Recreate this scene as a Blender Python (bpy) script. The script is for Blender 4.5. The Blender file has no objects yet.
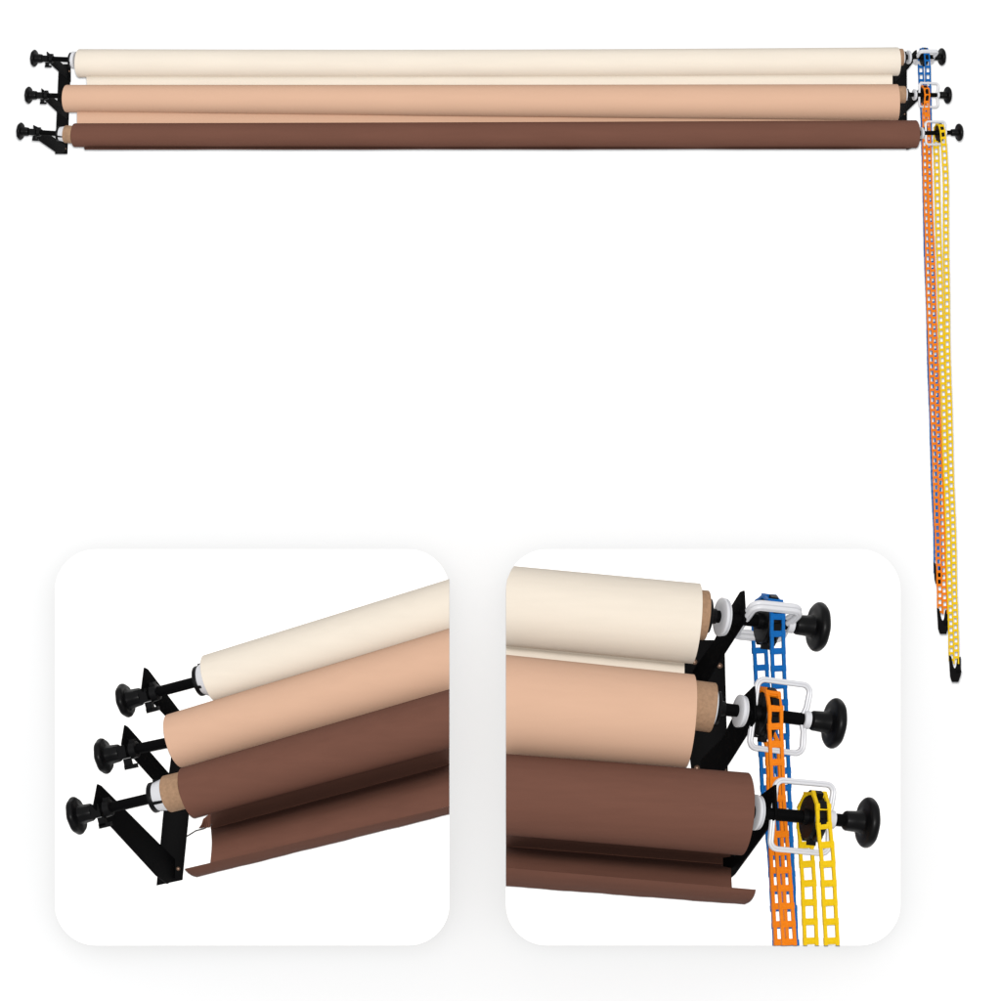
import bpy, bmesh, math, random
from mathutils import Vector
random.seed(4)
S = 0.0033                      # metres per unit: one unit = 3.3 mm
SC = bpy.context.scene
COL = SC.collection
W0, H0 = 500.5, 500.5
def P(x, z, d):                 # x to the right, z downwards from the top, d = distance in front of the wall
    return Vector(((x-W0)*S, -d*S, (H0-z)*S))

# ---------------------------------------------------------------- camera
cam = bpy.data.cameras.new('camera'); cam.type = 'ORTHO'; cam.ortho_scale = 1001*S; cam.clip_end = 100
co = bpy.data.objects.new('camera', cam); COL.objects.link(co)
co.location = (0, -8, 0); co.rotation_euler = (math.radians(90), 0, 0); SC.camera = co
# ---------------------------------------------------------------- studio light
w = bpy.data.worlds.new('World'); SC.world = w; w.use_nodes = True
bg = w.node_tree.nodes['Background']; bg.inputs[0].default_value = (0.985, 0.992, 1.0, 1)
_t = w.node_tree.nodes.new('ShaderNodeTexCoord'); _s = w.node_tree.nodes.new('ShaderNodeSeparateXYZ')
_r = w.node_tree.nodes.new('ShaderNodeMapRange'); _r.inputs[1].default_value = -0.8; _r.inputs[2].default_value = 0.8
_r.inputs[3].default_value = 0.34; _r.inputs[4].default_value = 0.84      # a darker floor, a brighter ceiling
w.node_tree.links.new(_t.outputs['Generated'], _s.inputs[0]); w.node_tree.links.new(_s.outputs['Z'], _r.inputs[0])
w.node_tree.links.new(_r.outputs[0], bg.inputs[1])
def lamp(name, loc, size, power, col=(1, 1, 1), target=(0, 0, 0)):
    l = bpy.data.lights.new(name, 'AREA'); l.shape = 'SQUARE'; l.size = size; l.energy = power; l.color = col
    o = bpy.data.objects.new(name, l); COL.objects.link(o); o.location = loc
    o.rotation_euler = (Vector(target)-Vector(loc)).to_track_quat('-Z', 'Y').to_euler()
lamp('softbox_front', (0, -1500, 6), 9.0, 24500000, (1, 0.985, 0.96))
SC.view_settings.view_transform = 'Standard'; SC.view_settings.look = 'None'
SC.view_settings.exposure = 0; SC.view_settings.gamma = 1
SC.render.engine = 'CYCLES'

# ---------------------------------------------------------------- materials
def mat(name, col, rough=0.5, spec=0.5, bump=0.0, bscale=900.0, var=0.0, vscale=60.0, metal=0.0, stretch=None):
    m = bpy.data.materials.new(name); m.use_nodes = True
    nt = m.node_tree; b = nt.nodes['Principled BSDF']
    b.inputs['Base Color'].default_value = (*col, 1); b.inputs['Roughness'].default_value = rough
    b.inputs['Metallic'].default_value = metal; b.inputs['Specular IOR Level'].default_value = spec
    tc = nt.nodes.new('ShaderNodeTexCoord'); mp = nt.nodes.new('ShaderNodeMapping')
    nt.links.new(tc.outputs['Object'], mp.inputs[0])
    if stretch: mp.inputs['Scale'].default_value = stretch
    if var:
        n = nt.nodes.new('ShaderNodeTexNoise'); n.inputs['Scale'].default_value = vscale; n.inputs['Detail'].default_value = 5
        nt.links.new(mp.outputs[0], n.inputs['Vector'])
        r = nt.nodes.new('ShaderNodeMapRange'); r.inputs[1].default_value = 0.3; r.inputs[2].default_value = 0.7
        r.inputs[3].default_value = 1-var; r.inputs[4].default_value = 1+var
        nt.links.new(n.outputs[0], r.inputs[0])
        h = nt.nodes.new('ShaderNodeHueSaturation'); h.inputs['Color'].default_value = (*col, 1)
        nt.links.new(r.outputs[0], h.inputs['Value']); nt.links.new(h.outputs[0], b.inputs['Base Color'])
    if bump:
        n2 = nt.nodes.new('ShaderNodeTexNoise'); n2.inputs['Scale'].default_value = bscale; n2.inputs['Detail'].default_value = 3
        nt.links.new(tc.outputs['Object'], n2.inputs['Vector'])
        bp = nt.nodes.new('ShaderNodeBump'); bp.inputs['Strength'].default_value = bump; bp.inputs['Distance'].default_value = 0.0015
        nt.links.new(n2.outputs[0], bp.inputs['Height']); nt.links.new(bp.outputs[0], b.inputs['Normal'])
    return m
M = dict(
    wall=mat('wall_paint', (0.630, 0.637, 0.648), 1, 0),
    card=mat('white_board', (0.93, 0.93, 0.93), 1, 0),
    blocker=mat('dark_bounce_blocker', (0.03, 0.03, 0.03), 0.9, 0.1),  # for the added slabs that stop bounce light behind the boards
    cream=mat('cream_paper', (0.568, 0.512, 0.44), 0.9, 0.1, 0.3, 500, 0.018, 14, stretch=(.35, 3, 3)),
    tan=mat('tan_paper', (0.47, 0.298, 0.209), 0.9, 0.1, 0.3, 500, 0.014, 14, stretch=(.35, 3, 3)),
    brown=mat('brown_paper', (0.112, 0.049, 0.034), 0.85, 0.1, 0.3, 500, 0.04, 14, stretch=(.35, 3, 3)),
    kraft=mat('kraft_cardboard', (0.27, 0.165, 0.10), 0.85, 0.2, 0.3, 300, 0.12, 90),
    blackp=mat('black_plastic', (0.002, 0.002, 0.0023), 0.42, 0.13, 0.10, 400),
    steel=mat('black_coated_steel', (0.0016, 0.0016, 0.0018), 0.6, 0.03, 0.15, 420),
    whitep=mat('white_plastic', (0.50, 0.505, 0.53), 0.35, 0.4),
    blue=mat('blue_plastic', (0.002, 0.085, 0.29), 0.45, 0.12, 0.15, 300, 0.1, 150),
    orange=mat('orange_plastic', (0.58, 0.148, 0.002), 0.45, 0.15, 0.15, 300, 0.08, 150),
    yellow=mat('yellow_plastic', (0.57, 0.375, 0.002), 0.45, 0.15, 0.15, 300, 0.08, 150),
    screw=mat('screw_metal', (0.16, 0.10, 0.07), 0.5, 0.5, 0, 1, 0, 1, 0.6))

# ---------------------------------------------------------------- mesh helpers
CUT = None                      # planes [(point, outward normal)] the pieces end at
def link(name, bm, m, parent=None, ang=35, cut=True):
    bmesh.ops.recalc_face_normals(bm, faces=bm.faces)
    if CUT and cut:
        for pt, nr in CUT:
            g = bm.verts[:]+bm.edges[:]+bm.faces[:]
            if all((v.co-pt).dot(nr) < 0 for v in bm.verts): continue
            r = bmesh.ops.bisect_plane(bm, geom=g, plane_co=pt, plane_no=nr, clear_outer=True, dist=1e-7)
            ed = [e for e in r['geom_cut'] if isinstance(e, bmesh.types.BMEdge) and e.is_boundary]
            if ed:
                try: bmesh.ops.holes_fill(bm, edges=ed, sides=0)
                except Exception: pass
    if not bm.verts: bm.free(); return None
    # origin at the piece's own base
    xs = [v.co for v in bm.verts]
    o3 = Vector((sum(v.x for v in xs)/len(xs), sum(v.y for v in xs)/len(xs), min(v.z for v in xs)))
    for v in bm.verts: v.co -= o3
    me = bpy.data.meshes.new(name); bm.to_mesh(me); bm.free()
    for p in me.polygons: p.use_smooth = True
    me.set_sharp_from_angle(angle=math.radians(ang))
    me.materials.append(m)
    o = bpy.data.objects.new(name, me); COL.objects.link(o)
    o.location = o3 - (Vector(parent.location) if parent else Vector())
    if parent:
        if parent.parent: o.location -= Vector(parent.parent.location)
        o.parent = parent
    return o
def thing(name, label, cat, loc, group=None):
    o = bpy.data.objects.new(name, None); COL.objects.link(o); o.location = loc
    o.empty_display_size = 0.02; return tag(o, label, cat, group)
def tag(o, label, cat, group=None):
    o['label'] = label; o['category'] = cat
    if group: o['group'] = group
    return o

class Ax:
    """An axle line: from image-plane point p0 outwards in direction p1-p0, leaning back to the wall by th degrees."""
    def __init__(s, p0, p1, d0, th):
        ex, ez = p1[0]-p0[0], -(p1[1]-p0[1]); L = math.hypot(ex, ez)
        s.L = L; s.e = Vector((ex/L, 0, ez/L)); t = math.radians(th); s.t = t
        s.a = s.e*math.cos(t)+Vector((0, 1, 0))*math.sin(t)
        s.n = s.e*math.sin(t)-Vector((0, 1, 0))*math.cos(t)
        s.u = Vector((-s.e.z, 0, s.e.x))
        if s.u.z < 0: s.u = -s.u
        s.o = P(p0[0], p0[1], d0)
    def tilted(s, th):          # the same line with its rings turned by th
        import copy
        o = copy.copy(s); t = math.radians(th); o.n = s.e*math.sin(t)-Vector((0, 1, 0))*math.cos(t); return o
    def at(s, t):               # t = distance along the line as seen from the front, in units
        return s.o + s.a*(t*S/math.cos(s.t))
def lathe(bm, ax, prof, seg=40, fac=None, closed=True, ph=0):
    rings = []
    for t, r in prof:
        c = ax.at(t)
        rings.append([bm.verts.new(c+(ax.u*math.cos(f)+ax.n*math.sin(f))*(r*S*(fac(f) if fac else 1)))
                      for f in [ph+2*math.pi*k/seg for k in range(seg)]])
    for A, B in zip(rings, rings[1:]):
        for k in range(seg): bm.faces.new((A[k], A[(k+1) % seg], B[(k+1) % seg], B[k]))
    if closed: bm.faces.new(rings[0]); bm.faces.new(rings[-1])
def rings_body(bm, rings, seg=48, cap=True):
    """rings: (centre, u, n, r)"""
    R = [[bm.verts.new(c+(u*math.cos(f)+n*math.sin(f))*r*S) for f in [2*math.pi*k/seg for k in range(seg)]] for c, u, n, r in rings]
    for A, B in zip(R, R[1:]):
        for k in range(seg): bm.faces.new((A[k], A[(k+1) % seg], B[(k+1) % seg], B[k]))
    if cap: bm.faces.new(R[0]); bm.faces.new(R[-1])
def box(bm, c, A, B, C):        # centre and three half vectors
    v = [bm.verts.new(c+A*i+B*j+C*k) for i in (-1, 1) for j in (-1, 1) for k in (-1, 1)]
    for f in ((0, 1, 3, 2), (4, 6, 7, 5), (0, 4, 5, 1), (2, 3, 7, 6), (0, 2, 6, 4), (1, 5, 7, 3)): bm.faces.new([v[i] for i in f])
def slab(bm, pts, tv, bev=0.0):  # polygon swept by vector tv
    a = [bm.verts.new(p) for p in pts]; b = [bm.verts.new(p+tv) for p in pts]
    bm.faces.new(a); bm.faces.new(b[::-1])
    for i in range(len(a)):
        j = (i+1) % len(a); bm.faces.new((a[i], b[i], b[j], a[j]))
    if bev:
        bmesh.ops.recalc_face_normals(bm, faces=bm.faces)
        bmesh.ops.bevel(bm, geom=bm.edges[:], offset=bev*S, segments=2, profile=0.5, affect='EDGES')
def tube(bm, pts, r, seg=8, closed=False, off=(0, 0), A=None, B=None):
    n = len(pts); R = []
    for i, p in enumerate(pts):
        q = pts[(i+1) % n] if (closed or i < n-1) else p
        o = pts[i-1] if (closed or i > 0) else p
        t = (q-o).normalized()
        if A is not None:
            s = A; f = t.cross(A).normalized()
        else:
            s = t.cross(Vector((0, 1, 0.01))).normalized(); f = t.cross(s)
        c = p+s*off[0]*S+f*off[1]*S
        R.append([bm.verts.new(c+(s*math.cos(g)+f*math.sin(g))*r*S) for g in [2*math.pi*k/seg for k in range(seg)]])
    for i in range(n if closed else n-1):
        X, Y = R[i], R[(i+1) % n]
        for k in range(seg): bm.faces.new((X[k], X[(k+1) % seg], Y[(k+1) % seg], Y[k]))
    if not closed: bm.faces.new(R[0]); bm.faces.new(R[-1])
def sheet(bm, rows, nx=24, th=0.5, k_=1.0):
    """rows of (left xyz, right xyz) in units; a thin bent sheet"""
    # smooth interpolation between rows
    rr = []
    for i in range(len(rows)-1):
        p0, p1, p2, p3 = rows[max(i-1, 0)], rows[i], rows[i+1], rows[min(i+2, len(rows)-1)]
        for k in range(5):
            t = k/5.0
            def cr(a, b, c, d): return 0.5*((2*b)+(-a+c)*t+(2*a-5*b+4*c-d)*t*t+(-a+3*b-3*c+d)*t**3)
            rr.append(tuple(tuple(cr(p0[s][q], p1[s][q], p2[s][q], p3[s][q]) for q in range(3)) for s in (0, 1)))
    rr.append(rows[-1])
    G = []
    for s_ in (0, th):
        G.append([[bm.verts.new(P(*(l[q]+(r_[q]-l[q])*k/nx - (s_ if q == 2 else 0) + (0, 0.35, 2.2)[q]*(math.sin(k*.9+l[1]*.01)*.6+math.sin(k*2.3+1.3)*.4)*(j/len(rr))*(k > 0) for q in range(3)))) for k in range(nx+1)] for j, (l, r_) in enumerate(rr)])
    m = len(rr)
    for s_ in (0, 1):
        for i in range(m-1):
            for k in range(nx): bm.faces.new((G[s_][i][k], G[s_][i][k+1], G[s_][i+1][k+1], G[s_][i+1][k]))
    for i in range(m-1):
        for k in (0, nx): bm.faces.new((G[0][i][k], G[0][i+1][k], G[1][i+1][k], G[1][i][k]))
    for i in (0, m-1):
        for k in range(nx): bm.faces.new((G[0][i][k], G[0][i][k+1], G[1][i][k+1], G[1][i][k]))

# ---------------------------------------------------------------- assemblies
def knob_parts(T, ax, tk, r, q, left):
    bm = bmesh.new()
    # neck widening into the dished grip disc
    nk = 12.0*q if left else 9.8*q
    prof = [(tk-24*q, 6.6*q), (tk-23*q, nk-.8*q), (tk-21.5*q, nk), (tk-14*q, nk*1.05), (tk-9*q, nk*1.1), (tk-6.2*q, nk*1.16), (tk-5.4*q, nk*1.3),
            (tk-5.0*q, r*.66), (tk-4.7*q, r*.8), (tk-4.2*q, r*0.9), (tk-3.2*q, r*.96), (tk-1.6*q, r*.99), (tk, r), (tk+1.8*q, r*.99), (tk+3.4*q, r*.955), (tk+4.6*q, r*.89), (tk+5.4*q, r*0.75), (tk+6*q, r*0.4)]
    def fac(f): return 1.0+(0.022 if left else 0.010)*math.cos(8*f)
    lathe(bm, ax, prof, 64, fac=fac)
    link('knob', bm, M['blackp'], T, 40)
def right_axle(label, group, core, knob, xb, D, q, th, tsp, rk, rdisc, rs, dt, flange, tneck=None, guide=None):
    """core: image point where the core ends; xb: x of the bracket arm; D depth of the axle at the arm"""
    f = (xb-core[0])
    ax = Ax(core, knob, 0, th); ex = ax.e.x
    ax = Ax(core, knob, D+f/ex*math.tan(math.radians(th)), th)
    tb = f/ex; tk = ax.L
    T = thing('roller_axle', label, 'roller axle', ax.at(tb), group)
    bm = bmesh.new(); lathe(bm, ax, [(-6*q, 6.3*q), (tk-16*q, 6.3*q)], 24); link('shaft', bm, M['steel'], T)
    bm = bmesh.new(); axc = ax.tilted(11); lathe(bm, axc, [(-8*q, 19*q), (flange-2*q, 17.5*q), (flange-1.5*q, 16*q)], 40); link('plug', bm, M['whitep'], T)
    bm = bmesh.new()
    lathe(bm, axc, [(flange-1.4*q, 9*q), (flange-1.2*q, 17*q), (flange+2*q, 17*q), (flange+2.6*q, 15*q), (flange+2.8*q, 8*q), (flange+8*q, 7.5*q)], 40)
    link('flange', bm, M['blackp'], T)
    td = tb+dt
    bm = bmesh.new()
    lathe(bm, ax, [(td-4*q, rdisc*.5), (td-3.6*q, rdisc*.93), (td-3*q, rdisc), (td-1.2*q, rdisc), (td-.7*q, rdisc*.88), (td+.4*q, rdisc*.88),
                   (td+.9*q, rdisc*.97), (td+2.2*q, rdisc*.95), (td+3*q, rdisc*.85), (td+5*q, rdisc*.45)], 48)
    link('bearing_disc', bm, M['whitep'], T)
    # toothed chain wheel
    ts = tb+tsp
    bm = bmesh.new()
    lathe(bm, ax, [(ts-7*q, 9*q), (ts-6.6*q, (rs-2.5*q)), (ts-4*q, (rs-1.2*q)), (ts+4*q, (rs-1.2*q)), (ts+6.6*q, (rs-2.5*q)), (ts+7*q, 9*q)], 48)
    lathe(bm, ax, [(ts-12*q, 8.4*q), (ts+12*q, 8.4*q)], 24)
    nT = 9
    for k in range(nT):
        g = 2*math.pi*(k+.5)/nT; rad = ax.u*math.cos(g)+ax.n*math.sin(g); tan_ = -ax.u*math.sin(g)+ax.n*math.cos(g)
        box(bm, ax.at(ts)+rad*(rs+0.6*q)*S, rad*3.2*q*S, tan_*3.8*q*S, ax.a*3.7*q*S)
    link('chain_wheel', bm, M['blackp'], T)
    # white guide with its hub
    if guide:
        g0, g1, hh, rot = guide
        g0 += tb; g1 += tb
        bm = bmesh.new(); lathe(bm, ax, [(g1-3.2*q, 8*q), (g1-2.8*q, 9*q), (g1+2.8*q, 9*q), (g1+3.2*q, 8*q)], 32)
        link('guide_hub', bm, M['whitep'], T)
        c, s_ = math.cos(math.radians(rot)), math.sin(math.radians(rot))
        up = ax.u*c+ax.n*s_; side = ax.a.cross(up).normalized()
        pts = []; R = 8*q; ca = math.cos(ax.t)
        k0, k1 = g0, g1
        def corner(tc, hc, a0):
            for k in range(7):
                g = a0+k*math.pi/12
                pts.append(ax.at(tc+R*ca*math.cos(g))+up*(hc+R*math.sin(g))*S)
        corner(k1-R*ca, hh-R, 0); corner(k0+R*ca, hh-R, math.pi/2)
        corner(k0+R*ca, -hh+R, math.pi); corner(k1-R*ca, -hh+R, 1.5*math.pi)
        # the right side pinches in towards the hub
        pts.append(ax.at(k1-1*q)-up*12*q*S); pts.append(ax.at(k1-3*q)-up*6*q*S)
        pts.append(ax.at(k1-3*q)+up*6*q*S); pts.append(ax.at(k1-1*q)+up*12*q*S)
        bm = bmesh.new()
        for i in (-1.3, 1.3):
            for j in ((-2.5, 2.5) if rot else (-1.0, 1.0)):
                tube(bm, pts, (2.7 if rot else 1.6)*q, 10, True, (j*q, i*q), A=side)
        link('chain_guide', bm, M['whitep'], T)
    knob_parts(T, ax, tk, rk, q, False)
    return ax, ts
def left_axle(label, group, core, knob, xb, D, q, th, rk, flange):
    ax = Ax(core, knob, 0, th); ex = abs(ax.e.x)
    tb = (core[0]-xb)/ex; tk = ax.L
    ax = Ax(core, knob, D+tb*math.tan(math.radians(th)), th)
    T = thing('roller_axle', label, 'roller axle', ax.at(tb), group)
    bm = bmesh.new(); lathe(bm, ax, [(-6*q, 7.4*q), (tk-16*q, 7.4*q)], 24)
    link('shaft', bm, M['steel'], T)
    bm = bmesh.new()
    lathe(bm, ax, [(-8*q, 24*q), (0, 24*q), (flange-2*q, 19.5*q), (flange-1.6*q, 18*q)], 40)
    link('plug', bm, M['whitep'], T)
    bm = bmesh.new()
    lathe(bm, ax, [(flange-5*q, 9*q), (flange-4.6*q, 20*q), (flange-2*q, 21.3*q), (flange+1.6*q, 21.3*q), (flange+2.4*q, 19.5*q), (flange+2.6*q, 8*q), (flange+5*q, 8*q)], 40)
    for g in (0.62*math.pi, 1.5*math.pi, 0.0):      # ribs over the white plug
        rad = ax.u*math.cos(g)+ax.n*math.sin(g); tn = -ax.u*math.sin(g)+ax.n*math.cos(g)
        box(bm, ax.at(flange*.5-3*q)+rad*20.5*q*S, rad*3*q*S, tn*2*q*S, ax.a*(flange*.5)*S)
    link('flange', bm, M['blackp'], T)
    bm = bmesh.new()
    lathe(bm, ax, [(tb-14*q, 9*q), (tb-13*q, 11.5*q), (tb-5*q, 12.5*q), (tb-4*q, 10*q)], 24)
    c = ax.at(tb+8*q); box(bm, c, ax.a*9*q*S, ax.u*9.5*q*S, ax.n*9.5*q*S)
    c = ax.at(tb-9*q); box(bm, c+ax.u*12*q*S, ax.a*3*q*S, ax.u*3*q*S, ax.n*6*q*S)
    link('collar', bm, M['blackp'], T)
    bm = bmesh.new(); c = ax.at(tb-2*q)-ax.u*22*q*S+ax.n*5*q*S
    box(bm, c, ax.a*9*q*S, ax.u*3*q*S, ax.n*4*q*S)
    box(bm, ax.at(tb+1*q)-ax.u*16*q*S+ax.n*5*q*S, ax.a*5*q*S, ax.u*6*q*S, ax.n*4*q*S)
    link('hook', bm, M['blackp'], T)
    knob_parts(T, ax, tk, rk, q, True)
    return ax
def bracket(label, group, plate, dp, arms, k, q, side, screws, th=22):
    """arms: (polygon, xC, depth at xC)"""
    xs = [p[0] for p in plate]; zs = [p[1] for p in plate]
    T = thing('roller_bracket', label, 'bracket', P(sum(xs)/len(xs), max(zs), dp), group)
    bm = bmesh.new(); slab(bm, [P(x, z, dp) for x, z in plate], Vector((0, 3*q*S, 0)), 0.8*q)
    link('mounting_plate', bm, M['steel'], T)
    for poly, xc, dc in arms:
        bm = bmesh.new()
        pts = [P(x, z, max(dc-(x-xc)*k*(-side), dp+0.5)) for x, z in poly]
        pts = [P(x, z, dc-(xc-x)*side*k) for x, z in poly]
        a = Vector((side*math.cos(math.radians(th)), math.sin(math.radians(th)), 0))
        slab(bm, pts, a*(2.6*q*S), 0.5*q)
        link('arm', bm, M['steel'], T)
    for x, z in screws:
        bm = bmesh.new(); a = Ax((x, z), (x+side, z), dp, 80)
        for r0, r1, t in ((3.0, 2.4, 1.6),):
            seg = 14; A = [bm.verts.new(P(x+r0*q*math.cos(g), z+r0*q*math.sin(g), dp)) for g in [2*math.pi*i/seg for i in range(seg)]]
            B = [bm.verts.new(P(x+r1*q*math.cos(g), z+r1*q*math.sin(g), dp+t*q)) for g in [2*math.pi*i/seg for i in range(seg)]]
            C = [bm.verts.new(P(x+.9*q*math.cos(g), z+.9*q*math.sin(g), dp+.5*q)) for g in [2*math.pi*i/seg for i in range(seg)]]
            for X, Y in ((A, B), (B, C)):
                for i in range(seg): bm.faces.new((X[i], X[(i+1) % seg], Y[(i+1) % seg], Y[i]))
            bm.faces.new(A); bm.faces.new(C)
        link('screw', bm, M['screw'], T)
    return T
def chain(label, group, ax, ts, rs, front, back, width, pitch, m, q, weight=None):
    """front/back: lists of (x, z) the strands pass below the wheel"""
    C = ax.at(ts); pts = []
    def un(v): return (v.x/S+W0, H0-v.z/S, -v.y/S)
    b0 = un(C-ax.n*rs*S); f0 = un(C+ax.n*rs*S)
    path = [P(x, z, b0[2]+dd) for x, z, dd in back[::-1]]
    for k in range(13):
        g = math.pi*(k/12-0.5); path.append(C+(ax.u*math.cos(g)+ax.n*math.sin(g))*(rs+0.5*q)*S)
    path += [P(x, z, f0[2]+dd) for x, z, dd in front]
    # resample by pitch
    seg = [(path[i+1]-path[i]).length for i in range(len(path)-1)]; tot = sum(seg); n = int(round(tot/(pitch*S)))
    def at(s):
        s = max(0, min(tot-1e-9, s))
        for i, L in enumerate(seg):
            if s <= L or i == len(seg)-1: return path[i]+(path[i+1]-path[i])*(s/L if L else 0)
            s -= L
    T = thing('drive_chain', label, 'chain', C, group)
    bm = bmesh.new(); step = tot/n; wv = ax.a
    for i in range(n):
        p = at(i*step); r = at((i+1)*step); t = (r-p).normalized(); nn = t.cross(wv).normalized(); wd = nn.cross(t).normalized()
        if wd.dot(wv) < 0: wd = -wd
        h = width/2*S; rw = width*(.105 if width > 10 else .105)*S; L = (r-p).length
        jit = random.uniform(-.022, .022)*width*S+0.035*width*S*math.sin(i*.37+width)
        th = 1.4*q*S
        for sg in (-1, 1):     # side rails, each link slightly waisted
            A = (p+r)/2+wd*(sg*(h-rw)+jit)
            box(bm, A, t*(L*.5), wd*rw, nn*th)
            box(bm, p+wd*(sg*(h-rw*1.15)+jit), t*(L*.17), wd*rw*1.25, nn*th*1.25)
        box(bm, p+wd*jit, t*(L*(.18 if width > 10 else .19)), wd*(h-rw*1.6), nn*th*.85)     # rung
        box(bm, p+wd*jit, t*(L*.07), wd*(h-rw*1.6), nn*th*1.45)    # raised bead of the rung
    link('chain_band', bm, m, T, 30)
    if weight:
        # weight at the low end: two cheeks with a curved foot and a pin
        (x, z, hgt, wdt) = weight; dpt = (-path[0].y-path[-1].y)/2/S-5
        prof = [(-.5, 0), (-.28, .06), (-.12, .42), (.0, .5), (.1, .42), (.2, .1), (.5, .06), (.52, .72), (.3, 1), (-.25, 1), (-.4, .8)]
        bm = bmesh.new()
        slab(bm, [P(x+a*wdt, z+b*hgt, dpt+5) for a, b in prof], Vector((0, 10*S, 0)), 0.4)
        link('weight', bm, M['steel'], T, 15)
        bm = bmesh.new(); A = Ax((x+.1*wdt, z+.62*hgt), (x+.55*wdt, z+.6*hgt), dpt+6, 0)
        lathe(bm, A, [(0, 1.3), (A.L, 1.3)], 12); link('weight_pin', bm, M['steel'], T)
    return T
def roll_thing(label, group, L, R, rl, rr, m, cl=None, cr=None, uvl=None, uvr=None, sag=0.0, nr=14):
    """L,R (x,z,d) of the two ends; cores (x,z,d,r) beyond each end"""
    T = thing('paper_roll', label, 'paper roll', P((L[0]+R[0])/2, (L[1]+R[1])/2+rl, (L[2]+R[2])/2), group)
    bm = bmesh.new(); rg = []
    ul, nl = uvl; ur, nr_ = uvr
    pl, pr = P(*L), P(*R)
    ts = [0, 0.0008]+[i/nr for i in range(1, nr)]+[0.9992, 1]
    for t in ts:
        c = pl+(pr-pl)*t; c.z += -sag*S*math.sin(math.pi*t)
        if t in (0, 1): k = .985
        else: k = 1
        u = ul.lerp(ur, t).normalized(); n_ = nl.lerp(nr_, t).normalized()
        rg.append((c, u, n_, (rl+(rr-rl)*t)*k))
    rings_body(bm, rg, 96); link('paper', bm, m, T, 50)
    return T
def core_part(T, ax, t0, t1, r):
    bm = bmesh.new()
    lathe(bm, ax, [(t0, r), (t1-.6, r), (t1, r*.97), (t1, r*.8), (t1-3, r*.8)], 48)
    link('cardboard_core', bm, M['kraft'], T)
def sheet_part(T, name, rows, m, th=0.5):
    bm = bmesh.new(); sheet(bm, rows, th=th); return link(name, bm, m, T, 60)

# ---------------------------------------------------------------- the setting: one plain wall
bm = bmesh.new()
v = [bm.verts.new(P(x, z, 0)) for x, z in ((-6000, -6000), (7000, -6000), (7000, 7000), (-6000, 7000))]; bm.faces.new(v)
o = link('wall', bm, M['wall']); o['kind'] = 'structure'

# ---------------------------------------------------------------- the two rounded boards
CD0, CD1 = 8, 29
def round_rect(x0, z0, x1, z1, r, n=14):
    out = []
    for cx, cz, a0 in ((x1-r, z0+r, -90), (x1-r, z1-r, 0), (x0+r, z1-r, 90), (x0+r, z0+r, 180)):
        for k in range(n+1):
            g = math.radians(a0+90*k/n); out.append((cx+r*math.cos(g), cz+r*math.sin(g)))
    return out
def board(x0, x1, label):
    T = thing('display_board', label, 'board', P((x0+x1)/2, 945.5, CD0), 'rounded display boards')
    bm = bmesh.new()
    slab(bm, [P(x, z, CD1) for x, z in round_rect(x0, 549.5, x1, 945.5, 41)], Vector((0, 1.5*S, 0)))
    link('white_face', bm, M['card'], T)
    bm = bmesh.new()
    slab(bm, [P(x, z, CD1-1.5) for x, z in round_rect(x0+.6, 550.1, x1-.6, 944.9, 40.4)], Vector((0, (CD1-1.5-CD0)*S, 0)))
    link('bounce_blocker', bm, M['blocker'], T)  # added slab, unseen from the front; deepens the shade around the board
board(55, 449.3, 'white square board with rounded corners, behind the enlarged left ends of the three rolls')
board(506, 900.3, 'white square board with rounded corners, behind the enlarged roll ends with coloured chains')

# ================================================================ 1. the long rack across the top
TH = 22; q = 0.345
DM = 330; STEP = 20
up0 = Vector((0, 0, 1))
def tilt(side, th=TH):
    t = math.radians(th); return (up0, Vector((side*math.sin(t), -math.cos(t), 0)))
G_roll = 'paper rolls of the long rack'; 
names = ('cream', 'light tan', 'dark brown'); pos = ('top', 'middle', 'bottom')
tn = math.tan(math.radians(TH))
RL = [ # left (x,z), right (x,z), radii
    ((79.2, 63.4), (897.9, 61.6), 14.3, 14.3, M['cream']),
    ((66.4, 98.6), (897.6, 102.4), 13.8, 18.2, M['tan']),
    ((74.6, 135.2), (916.0, 134.2), 11.9, 14.0, M['brown'])]
rl_labels = ('long cream paper roll on the top row of the full-width rack',
             'long light tan paper roll on the middle row of the full-width rack',
             'long dark brown paper roll on the bottom row of the full-width rack')
MR = []
for i, (L, R, a, b, m) in enumerate(RL):
    d = DM+STEP*i
    T = roll_thing(rl_labels[i], None, (*L, d), (*R, d), a, b, m, uvl=tilt(-1, 20), uvr=tilt(1, (13, 8, 18)[i]), sag=(1.4, .3, .4)[i], nr=24)
    MR.append(T)
sheet_part(MR[0], 'loose_sheet', [((86.5, 74, DM+2), (892.5, 72, DM+2)), ((86.5, 79, DM+8), (892.5, 77, DM+8)), ((87, 84, DM+10), (892.5, 83, DM+10)), ((87, 88, DM+10), (892.5, 88, DM+10))], M['cream'])
sheet_part(MR[1], 'loose_sheet', [((76.5, 108, DM+20), (890, 109, DM+12)), ((77, 114, DM+26), (890, 116, DM+16)), ((77, 121, DM+29), (890, 124, DM+20)), ((77, 127, DM+29), (890, 127, DM+20))], M['tan'])
sheet_part(MR[2], 'loose_sheet', [((84, 143, DM+24), (911, 143, DM+24)), ((84, 147.6, DM+26), (911, 147.6, DM+26)), ((85, 149.8, DM+40), (908, 149.2, DM+40)), ((86, 148.8, DM+46), (905, 148.2, DM+46))], M['brown'])
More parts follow.
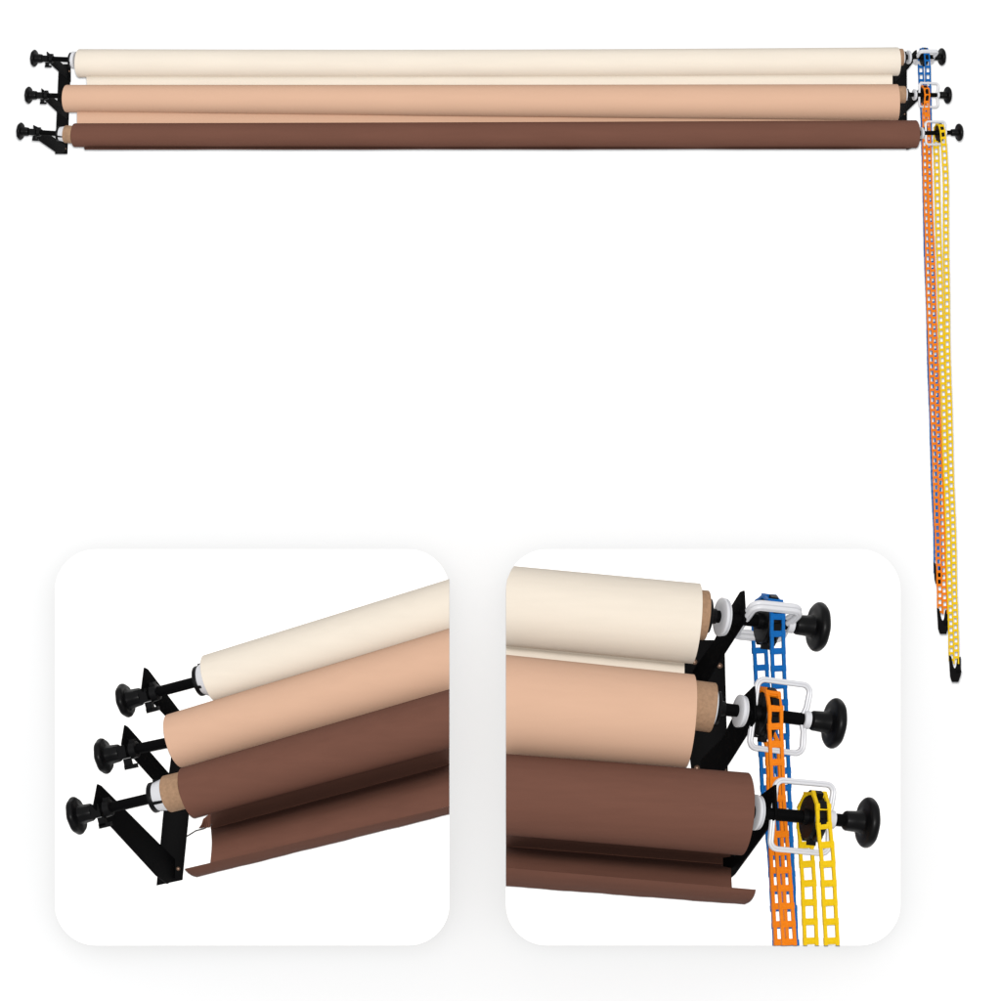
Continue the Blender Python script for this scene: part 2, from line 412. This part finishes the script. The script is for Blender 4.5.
# left hardware
LA = [((73, 59.8), (34.4, 58.2), 48.5, 8.4, 2.2), ((66, 96), (28.8, 95.1), 43.5, 8.4, 1), ((66.5, 134.2), (20.7, 131.2), 36, 8.6, 8.0)]
ll = ('small black axle with knob at the left end of the long cream roll',
      'small black axle with knob at the left end of the long tan roll',
      'small black axle with knob at the left end of the long brown roll')
for i, (c, k, xb, rk, fl) in enumerate(LA):
    rd = DM+STEP*i; D = rd-(c[0]-xb)*tn
    ax = left_axle(ll[i], 'axles of the long rack', c, k, xb, D, q, TH, rk, fl)
    if i == 2: core_part(MR[2], ax, -7, 1.2, 8.9)
dpl = DM-60
bracket('small black three-armed bracket at the left end of the full-width rack', 'brackets of the long rack',
        [(58.8, 64), (71, 64), (67.5, 154), (55, 154)], dpl,
        [([(47.3, 51.5), (48.6, 61.8), (62.5, 74.5), (71, 82), (71, 70), (54, 57)], 48, DM-10),
         ([(41.9, 88.3), (43.2, 98.3), (57.5, 111.8), (67, 119), (67, 108), (49, 94)], 43, DM+8),
         ([(33.8, 125), (35.6, 138), (56, 152), (62, 154), (65.5, 151), (65.5, 145), (40, 128)], 36, DM+20)],
        2.4, q, -1, [(69.3, 71.2), (65.4, 148.6)])
# right hardware
RA = [((902.6, 57.2), (941.7, 56.8), 916, 23*q, -7.2, 6.9, 8.7, 2.4, (1, 18.5, 10.5, 58)),
      ((904.8, 94.6), (947.6, 95.2), 920.3, 11*q, -5.6, 5.6, 8.6, 2.6, (-1, 17.5, 11.9, 0)),
      ((917, 133.2), (959, 132.4), 926.8, 37*q, -5, 6.0, 8.8, 1.0, (-1, 18.2, 11.4, 0))]
rlb = ('small black axle with knob and blue chain, right end of the long cream roll',
       'small black axle with knob and orange chain, right end of the long tan roll',
       'small black axle with knob and yellow chain, right end of the long brown roll')
CHN = [ # front, back strands, colours
    ([(927.8, 66, 0), (928.2, 86, -1), (929.5, 200, -6), (937.5, 440, -6), (939, 540, -6), (939.8, 572, -7)],
     [(920.5, 66, 0), (921.3, 86, 0), (923.8, 120, 0), (925.4, 200, 0), (932.6, 440, 0), (936.2, 540, 0), (936.6, 572, 0)], 'blue', (938.0, 562, 22, 9)),
    ([(926.8, 104, 0), (928, 140, 0), (930, 200, 0), (934.6, 330, 0), (940, 470, 0), (942.6, 540, 0), (945, 614, -3)],
     [(924.8, 104, 0), (925.0, 140, 0), (926.4, 200, 0), (930.2, 330, 0), (935.3, 470, 0), (937.9, 540, 0), (940.2, 612, 2)], 'orange', (942.8, 607.5, 26.5, 12)),
    ([(943.9, 143, 0), (945.5, 180, 0), (947, 330, 0), (950.3, 450, 0), (953.2, 540, 0), (956.2, 664, -3)],
     [(936.0, 143, 0), (937.0, 180, 0), (941.2, 330, 0), (945.2, 450, 0), (948.5, 540, 0), (951.6, 660, 2)], 'yellow', (954.8, 655, 27, 12))]
cl = ('long hanging blue drive chain, mostly hidden behind the orange one',
      'long hanging orange drive chain from the middle roll of the full-width rack',
      'long hanging yellow drive chain from the bottom roll of the full-width rack')
for i, (c, k, xb, tsp, dt, rd_, rk, fl, gd) in enumerate(RA):
    rd = DM+STEP*i; D = rd-(xb-c[0])*tn
    ax, ts = right_axle(rlb[i], 'axles of the long rack', c, k, xb, D, q, TH, tsp, rk, rd_, 8.3, dt, fl, guide=gd)
    core_part(MR[i], ax.tilted(12), -7, 0.2, 8.6)
    f, b, cc, wt = CHN[i]
    chain(cl[i], 'drive chains of the long rack', ax, ts, 8.6, f, b, 6.0, 6.75, M[cc], q, wt)
bracket('small black three-armed bracket at the right end of the full-width rack', 'brackets of the long rack',
        [(892, 67), (906.8, 67), (907, 126), (894, 126)], dpl,
        [([(915.9, 49.8), (913.6, 51.5), (905, 62), (892, 76), (896, 82), (906.7, 69.5), (916.6, 57)], 916, DM-6),
         ([(920, 88.2), (916.4, 91), (906, 99), (893, 112), (893, 124), (907, 110.5), (920.7, 97)], 920, DM+14),
         ([(926.6, 125.6), (921, 129), (910, 140), (906, 150), (912, 148), (917, 143), (927.3, 134)], 926, DM+34)],
        2.4, q, 1, [(899, 72), (904.5, 114)])

# ================================================================ 2. enlarged left ends (first board)
CUT = [(P(449.3, 0, 0), Vector((1, 0, 0)))]
q = 0.72; D1 = 92; ST = 24; TH1 = 24
t1 = math.tan(math.radians(TH1))
I1 = [ # roll end, roll at x=449, radii
    ((210.5, 678.4), (449, 607.5), 24.2, 27.2, M['cream']),
    ((174.8, 740.9), (449, 661.3), 27.6, 31.4, M['tan']),
    ((188.5, 793.0), (449, 719.3), 26.1, 28.8, M['brown'])]
L1 = ('enlarged cream paper roll, uppermost on the left white board',
      'enlarged light tan paper roll between the cream and brown ones on the left board',
      'enlarged dark brown paper roll with a loose lower edge on the left board')
A1 = [((206.5, 679.0), (125.4, 700.4), 149, 17.0, 7), ((175, 741.0), (103.8, 756.0), 128, 17.8, 1), ((169.5, 793.6), (76.6, 815.6), 102, 19.0, 16)]
LL1 = ('enlarged black axle with knob beside the cream roll on the left board',
       'enlarged black axle with knob beside the tan roll on the left board',
       'enlarged black axle with knob and white plug beside the brown roll on the left board')
T1 = []
for i in range(3):
    L, R, a, b, m = I1[i]; c, k, xb, rk, fl = A1[i]
    sl = math.hypot(R[0]-L[0], R[1]-L[1])
    dE = D1+ST*i+(c[0]-xb)*t1                     # depth of the core end
    t1r = math.tan(math.radians(8)); dL = dE+(L[0]-c[0])*t1; ext = 1.12
    Rx = (L[0]+(R[0]-L[0])*ext, L[1]+(R[1]-L[1])*ext); dR = dL+sl*ext*t1r
    A = Ax(Rx, L, dR, 20)
    T = roll_thing(L1[i], 'enlarged rolls on the left board', (*L, dL), (*Rx, dR), a, a+(b-a)*ext, m, uvl=(A.u, A.n), uvr=(A.u, A.n))
    T1.append((T, dL, dR))
    ax = left_axle(LL1[i], 'enlarged axles on the left board', c, k, xb, D1+ST*i, q, TH1, rk, fl)
    core_part(T, ax, -17 if i == 2 else -12, 2 if i == 2 else -6, 18.8)
bracket('enlarged black three-armed bracket on the left white board', 'enlarged brackets on the boards',
        [(176, 717), (198, 717), (190.5, 800), (182.6, 880), (156.4, 885.6), (163, 815), (170, 765)], D1-48,
        [([(145.2, 667.5), (142.3, 690), (168.5, 718), (186, 740), (193, 728), (148.2, 669)], 149, D1-1),
         ([(125.6, 725), (122.4, 744.5), (157, 783), (178, 806), (184, 790), (128.6, 727)], 128, D1+ST-1),
         ([(98.4, 784), (94, 807), (157, 875.5), (168, 884), (178, 876), (180, 864), (101.5, 785.5)], 102, D1+2*ST-1)],
        1.3, q, -1, [(178.2, 868.8)], TH1)
T, dL, dR = T1[2]
dl = dL+10; dr = dl+272*t1r
def row(xl, zl, xr, zr, o, ol=None): return ((xl, zl, dl+(ol if ol is not None else o)), (xr, zr, dr+o))
XR = 452
fold = [row(209.5, 802, XR, 730, -16), row(209.6, 811, XR, 741, -24), row(210.0, 817, XR, 749, -50), row(210.4, 823, XR, 757, -78), row(210.7, 828, XR, 763, -100),
        row(210.9, 829, XR, 764, -100), row(211.0, 830.5, XR, 766, -78), row(211.2, 832.5, XR, 768.5, -52), row(211.5, 835.5, XR, 772.5, -32), row(211.8, 842, XR, 780.5, -15), row(211.4, 851, XR, 792, -5), row(210.2, 863.4, XR, 806, 2)]
sheet_part(T, 'loose_sheet', fold, M['brown'])
sheet_part(T, 'curled_hem', [row(184.5, 868.8, XR, 805.8, 3), row(187.5, 872.2, XR, 808.6, -4), row(192, 875.4, XR, 811.4, -13), row(197, 877.0, XR, 813.6, -24)], M['brown'])
sheet_part(T, 'torn_corner', [((203, 819, dl-20), (210.5, 813, dl-20)), ((201.5, 824, dl-18), (210.5, 820, dl-18)), ((198.5, 828.2, dl-16), (210.5, 827, dl-16))], M['brown'])
bm = bmesh.new(); tube(bm, [P(187, 836, dl-40), P(196, 830.5, dl-36), P(204, 828.5, dl-30), P(212, 824.5, dl-30)], 0.5, 6); link('cord', bm, M['blackp'], T)

# ================================================================ 3. enlarged right ends with chains (second board)
CUT = [(P(506, 0, 0), Vector((-1, 0, 0))), (P(0, 945.5, 0), Vector((0, 0, -1)))]
for k in range(6):             # follows the board's rounded upper left corner
    g = math.radians(180+7.5+15*k); nx, nz = math.cos(g), math.sin(g)
    CUT.append((P(547+41*nx, 590.5+41*nz, 0), Vector((nx, 0, -nz))))
q = 1.0; D2 = 108; ST2 = 46; TH2 = 22; t2 = math.tan(math.radians(TH2))
I2 = [((696.0, 623.6), (506, 605.6), 40.4, 40.2, M['cream']),
      ((689.6, 721.0), (506, 704.4), 46.8, 49.5, M['tan']),
      ((744.5, 814.0), (506, 794.6), 41.6, 40.6, M['brown'])]
L2 = ('large cream paper roll, uppermost on the right white board',
      'large light tan paper roll between the cream and brown ones on the right board',
      'large dark brown paper roll with a loose lower edge on the right board')
A2 = [((706, 615.4), (818, 626.8), 743, 25, -20, 19.5, 24.8, 2, (1, 47, 29, 58)),
      ((712.5, 707.6), (834, 723.2), 754.5, 11, -13.5, 16.5, 25.3, 4.5, (-1, 52, 34.5, 0)),
      ((748, 811.8), (867.3, 822.4), 775, 38.5, -18, 18.0, 25.3, 1, (-2, 56, 34.5, 0))]
LL2 = ('large black axle with knob and blue chain beside the cream roll, right board',
       'large black axle with knob and orange chain beside the tan roll, right board',
       'large black axle with knob and yellow chain beside the brown roll, right board')
CH2 = [([(777.5, 645, 0), (779.2, 690, 0), (783.5, 790, -14), (792, 960, -22)],
        [(759.6, 645, 0), (762.3, 690, 0), (768, 790, 0), (776, 860, 0), (781, 960, 0)], 'blue', 15.6, 17.4),
       ([(776, 740, 0), (778.5, 800, 0), (784, 880, 0), (789.5, 960, 0)],
        [(772, 740, 0), (774.5, 800, 0), (778.5, 880, 0), (782.5, 960, 0)], 'orange', 15.8, 17.8),
       ([(825, 840, 0), (828.4, 880, 0), (832.6, 960, 0)],
        [(806, 840, 0), (808.8, 880, 0), (812, 960, 0)], 'yellow', 16.0, 19.0)]
CL2 = ('short blue drive chain over the upper wheel on the right board',
       'short orange drive chain over the middle wheel on the right board',
       'short yellow drive chain over the lowest wheel on the right board')
T2 = []
for i in range(3):
    R, L, a, b, m = I2[i]; c, k, xb, tsp, dt, rd_, rk, fl, gd = A2[i]
    dE = D2+ST2*i+(xb-c[0])*t2
    dR = dE+(c[0]-R[0])*t2; ext = 1.2
    Lx = (R[0]+(L[0]-R[0])*ext, R[1]+(L[1]-R[1])*ext); sl = math.hypot(R[0]-L[0], R[1]-L[1]); t2r = math.tan(math.radians(4)); dL = dR+sl*ext*t2r
    A = Ax(Lx, R, dL, TH2)
    T = roll_thing(L2[i], 'large rolls on the right board', (*Lx, dL), (*R, dR), a+(b-a)*ext, a, m, uvl=(A.u, A.tilted((8, 8, 14)[i]).n), uvr=(A.u, A.tilted((8, 8, 14)[i]).n))
    T2.append((T, dR))
    ax, ts = right_axle(LL2[i], 'large axles on the right board', c, k, xb, D2+ST2*i, q, TH2, tsp, rk, rd_, 24, dt, fl, guide=gd)
    core_part(T, ax.tilted(10), -40, 0.5, 25)
    f, b_, cc, wd, pt = CH2[i]
    chain(CL2[i], 'drive chains on the right board', ax, ts, 25, f, b_, wd, pt, M[cc], q)
bracket('large black three-armed bracket on the right white board', 'enlarged brackets on the boards',
        [(679, 640), (724.5, 640), (728, 775), (731.5, 868), (704, 872), (690, 760)], D2-68,
        [([(742.6, 590.5), (744.4, 620.5), (722, 655), (694, 700), (686, 680), (714, 640), (731, 606), (739.5, 592)], 743, D2+10),
         ([(753.2, 686), (755.2, 719), (729.4, 760), (702, 802), (700, 760), (722, 738), (742, 697)], 754.5, D2+ST2+10),
         ([(774.4, 784.5), (775.6, 816), (733, 874.4), (724, 882), (722, 850), (742, 830), (757.5, 797)], 775, D2+2*ST2+8)],
        1.55, q, 1, [(719.8, 665.7), (694.5, 662), (697, 768), (723.7, 770.3)], TH2)
# loose sheets
T, dR = T2[0]; dl = dR+190*t2r
sheet_part(T, 'loose_sheet', [((500, 638, dl-14), (684.5, 656, dR-14)), ((500, 645, dl-5), (684.5, 663, dR-5)), ((500, 649, dl+3), (684.5, 667, dR+3)), ((500, 655, dl+6), (684.5, 673, dR+6)), ((500, 662, dl+6), (684.5, 680, dR+6))], M['cream'])
T, dR = T2[2]; dl = dR+230*t2r; dr = dR
def row2(zl, xr, zr, o, orr=None): return ((500, zl, dl+o+2), (xr, zr, dr+(o if orr is None else orr)))
fold = [row2(816, 730.5, 838, -28), row2(829, 730.5, 849, -36), row2(835, 730.6, 855, -62), row2(841, 730.7, 860, -96), row2(845, 730.8, 864, -120),
        row2(846, 730.8, 865, -120), row2(847.5, 731, 866.5, -96), row2(849.5, 731, 868.5, -66), row2(852, 731.1, 871.5, -42), row2(857, 731.3, 877, -24), row2(867.5, 732, 888.2, -8)]
sheet_part(T, 'loose_sheet', fold, M['brown'])
sheet_part(T, 'curled_hem', [row2(867.2, 756, 889.6, -5), row2(873.5, 754, 896, -12), row2(880, 750, 901.5, -24), row2(885.6, 744.5, 904.4, -40)], M['brown'])
CUT = None
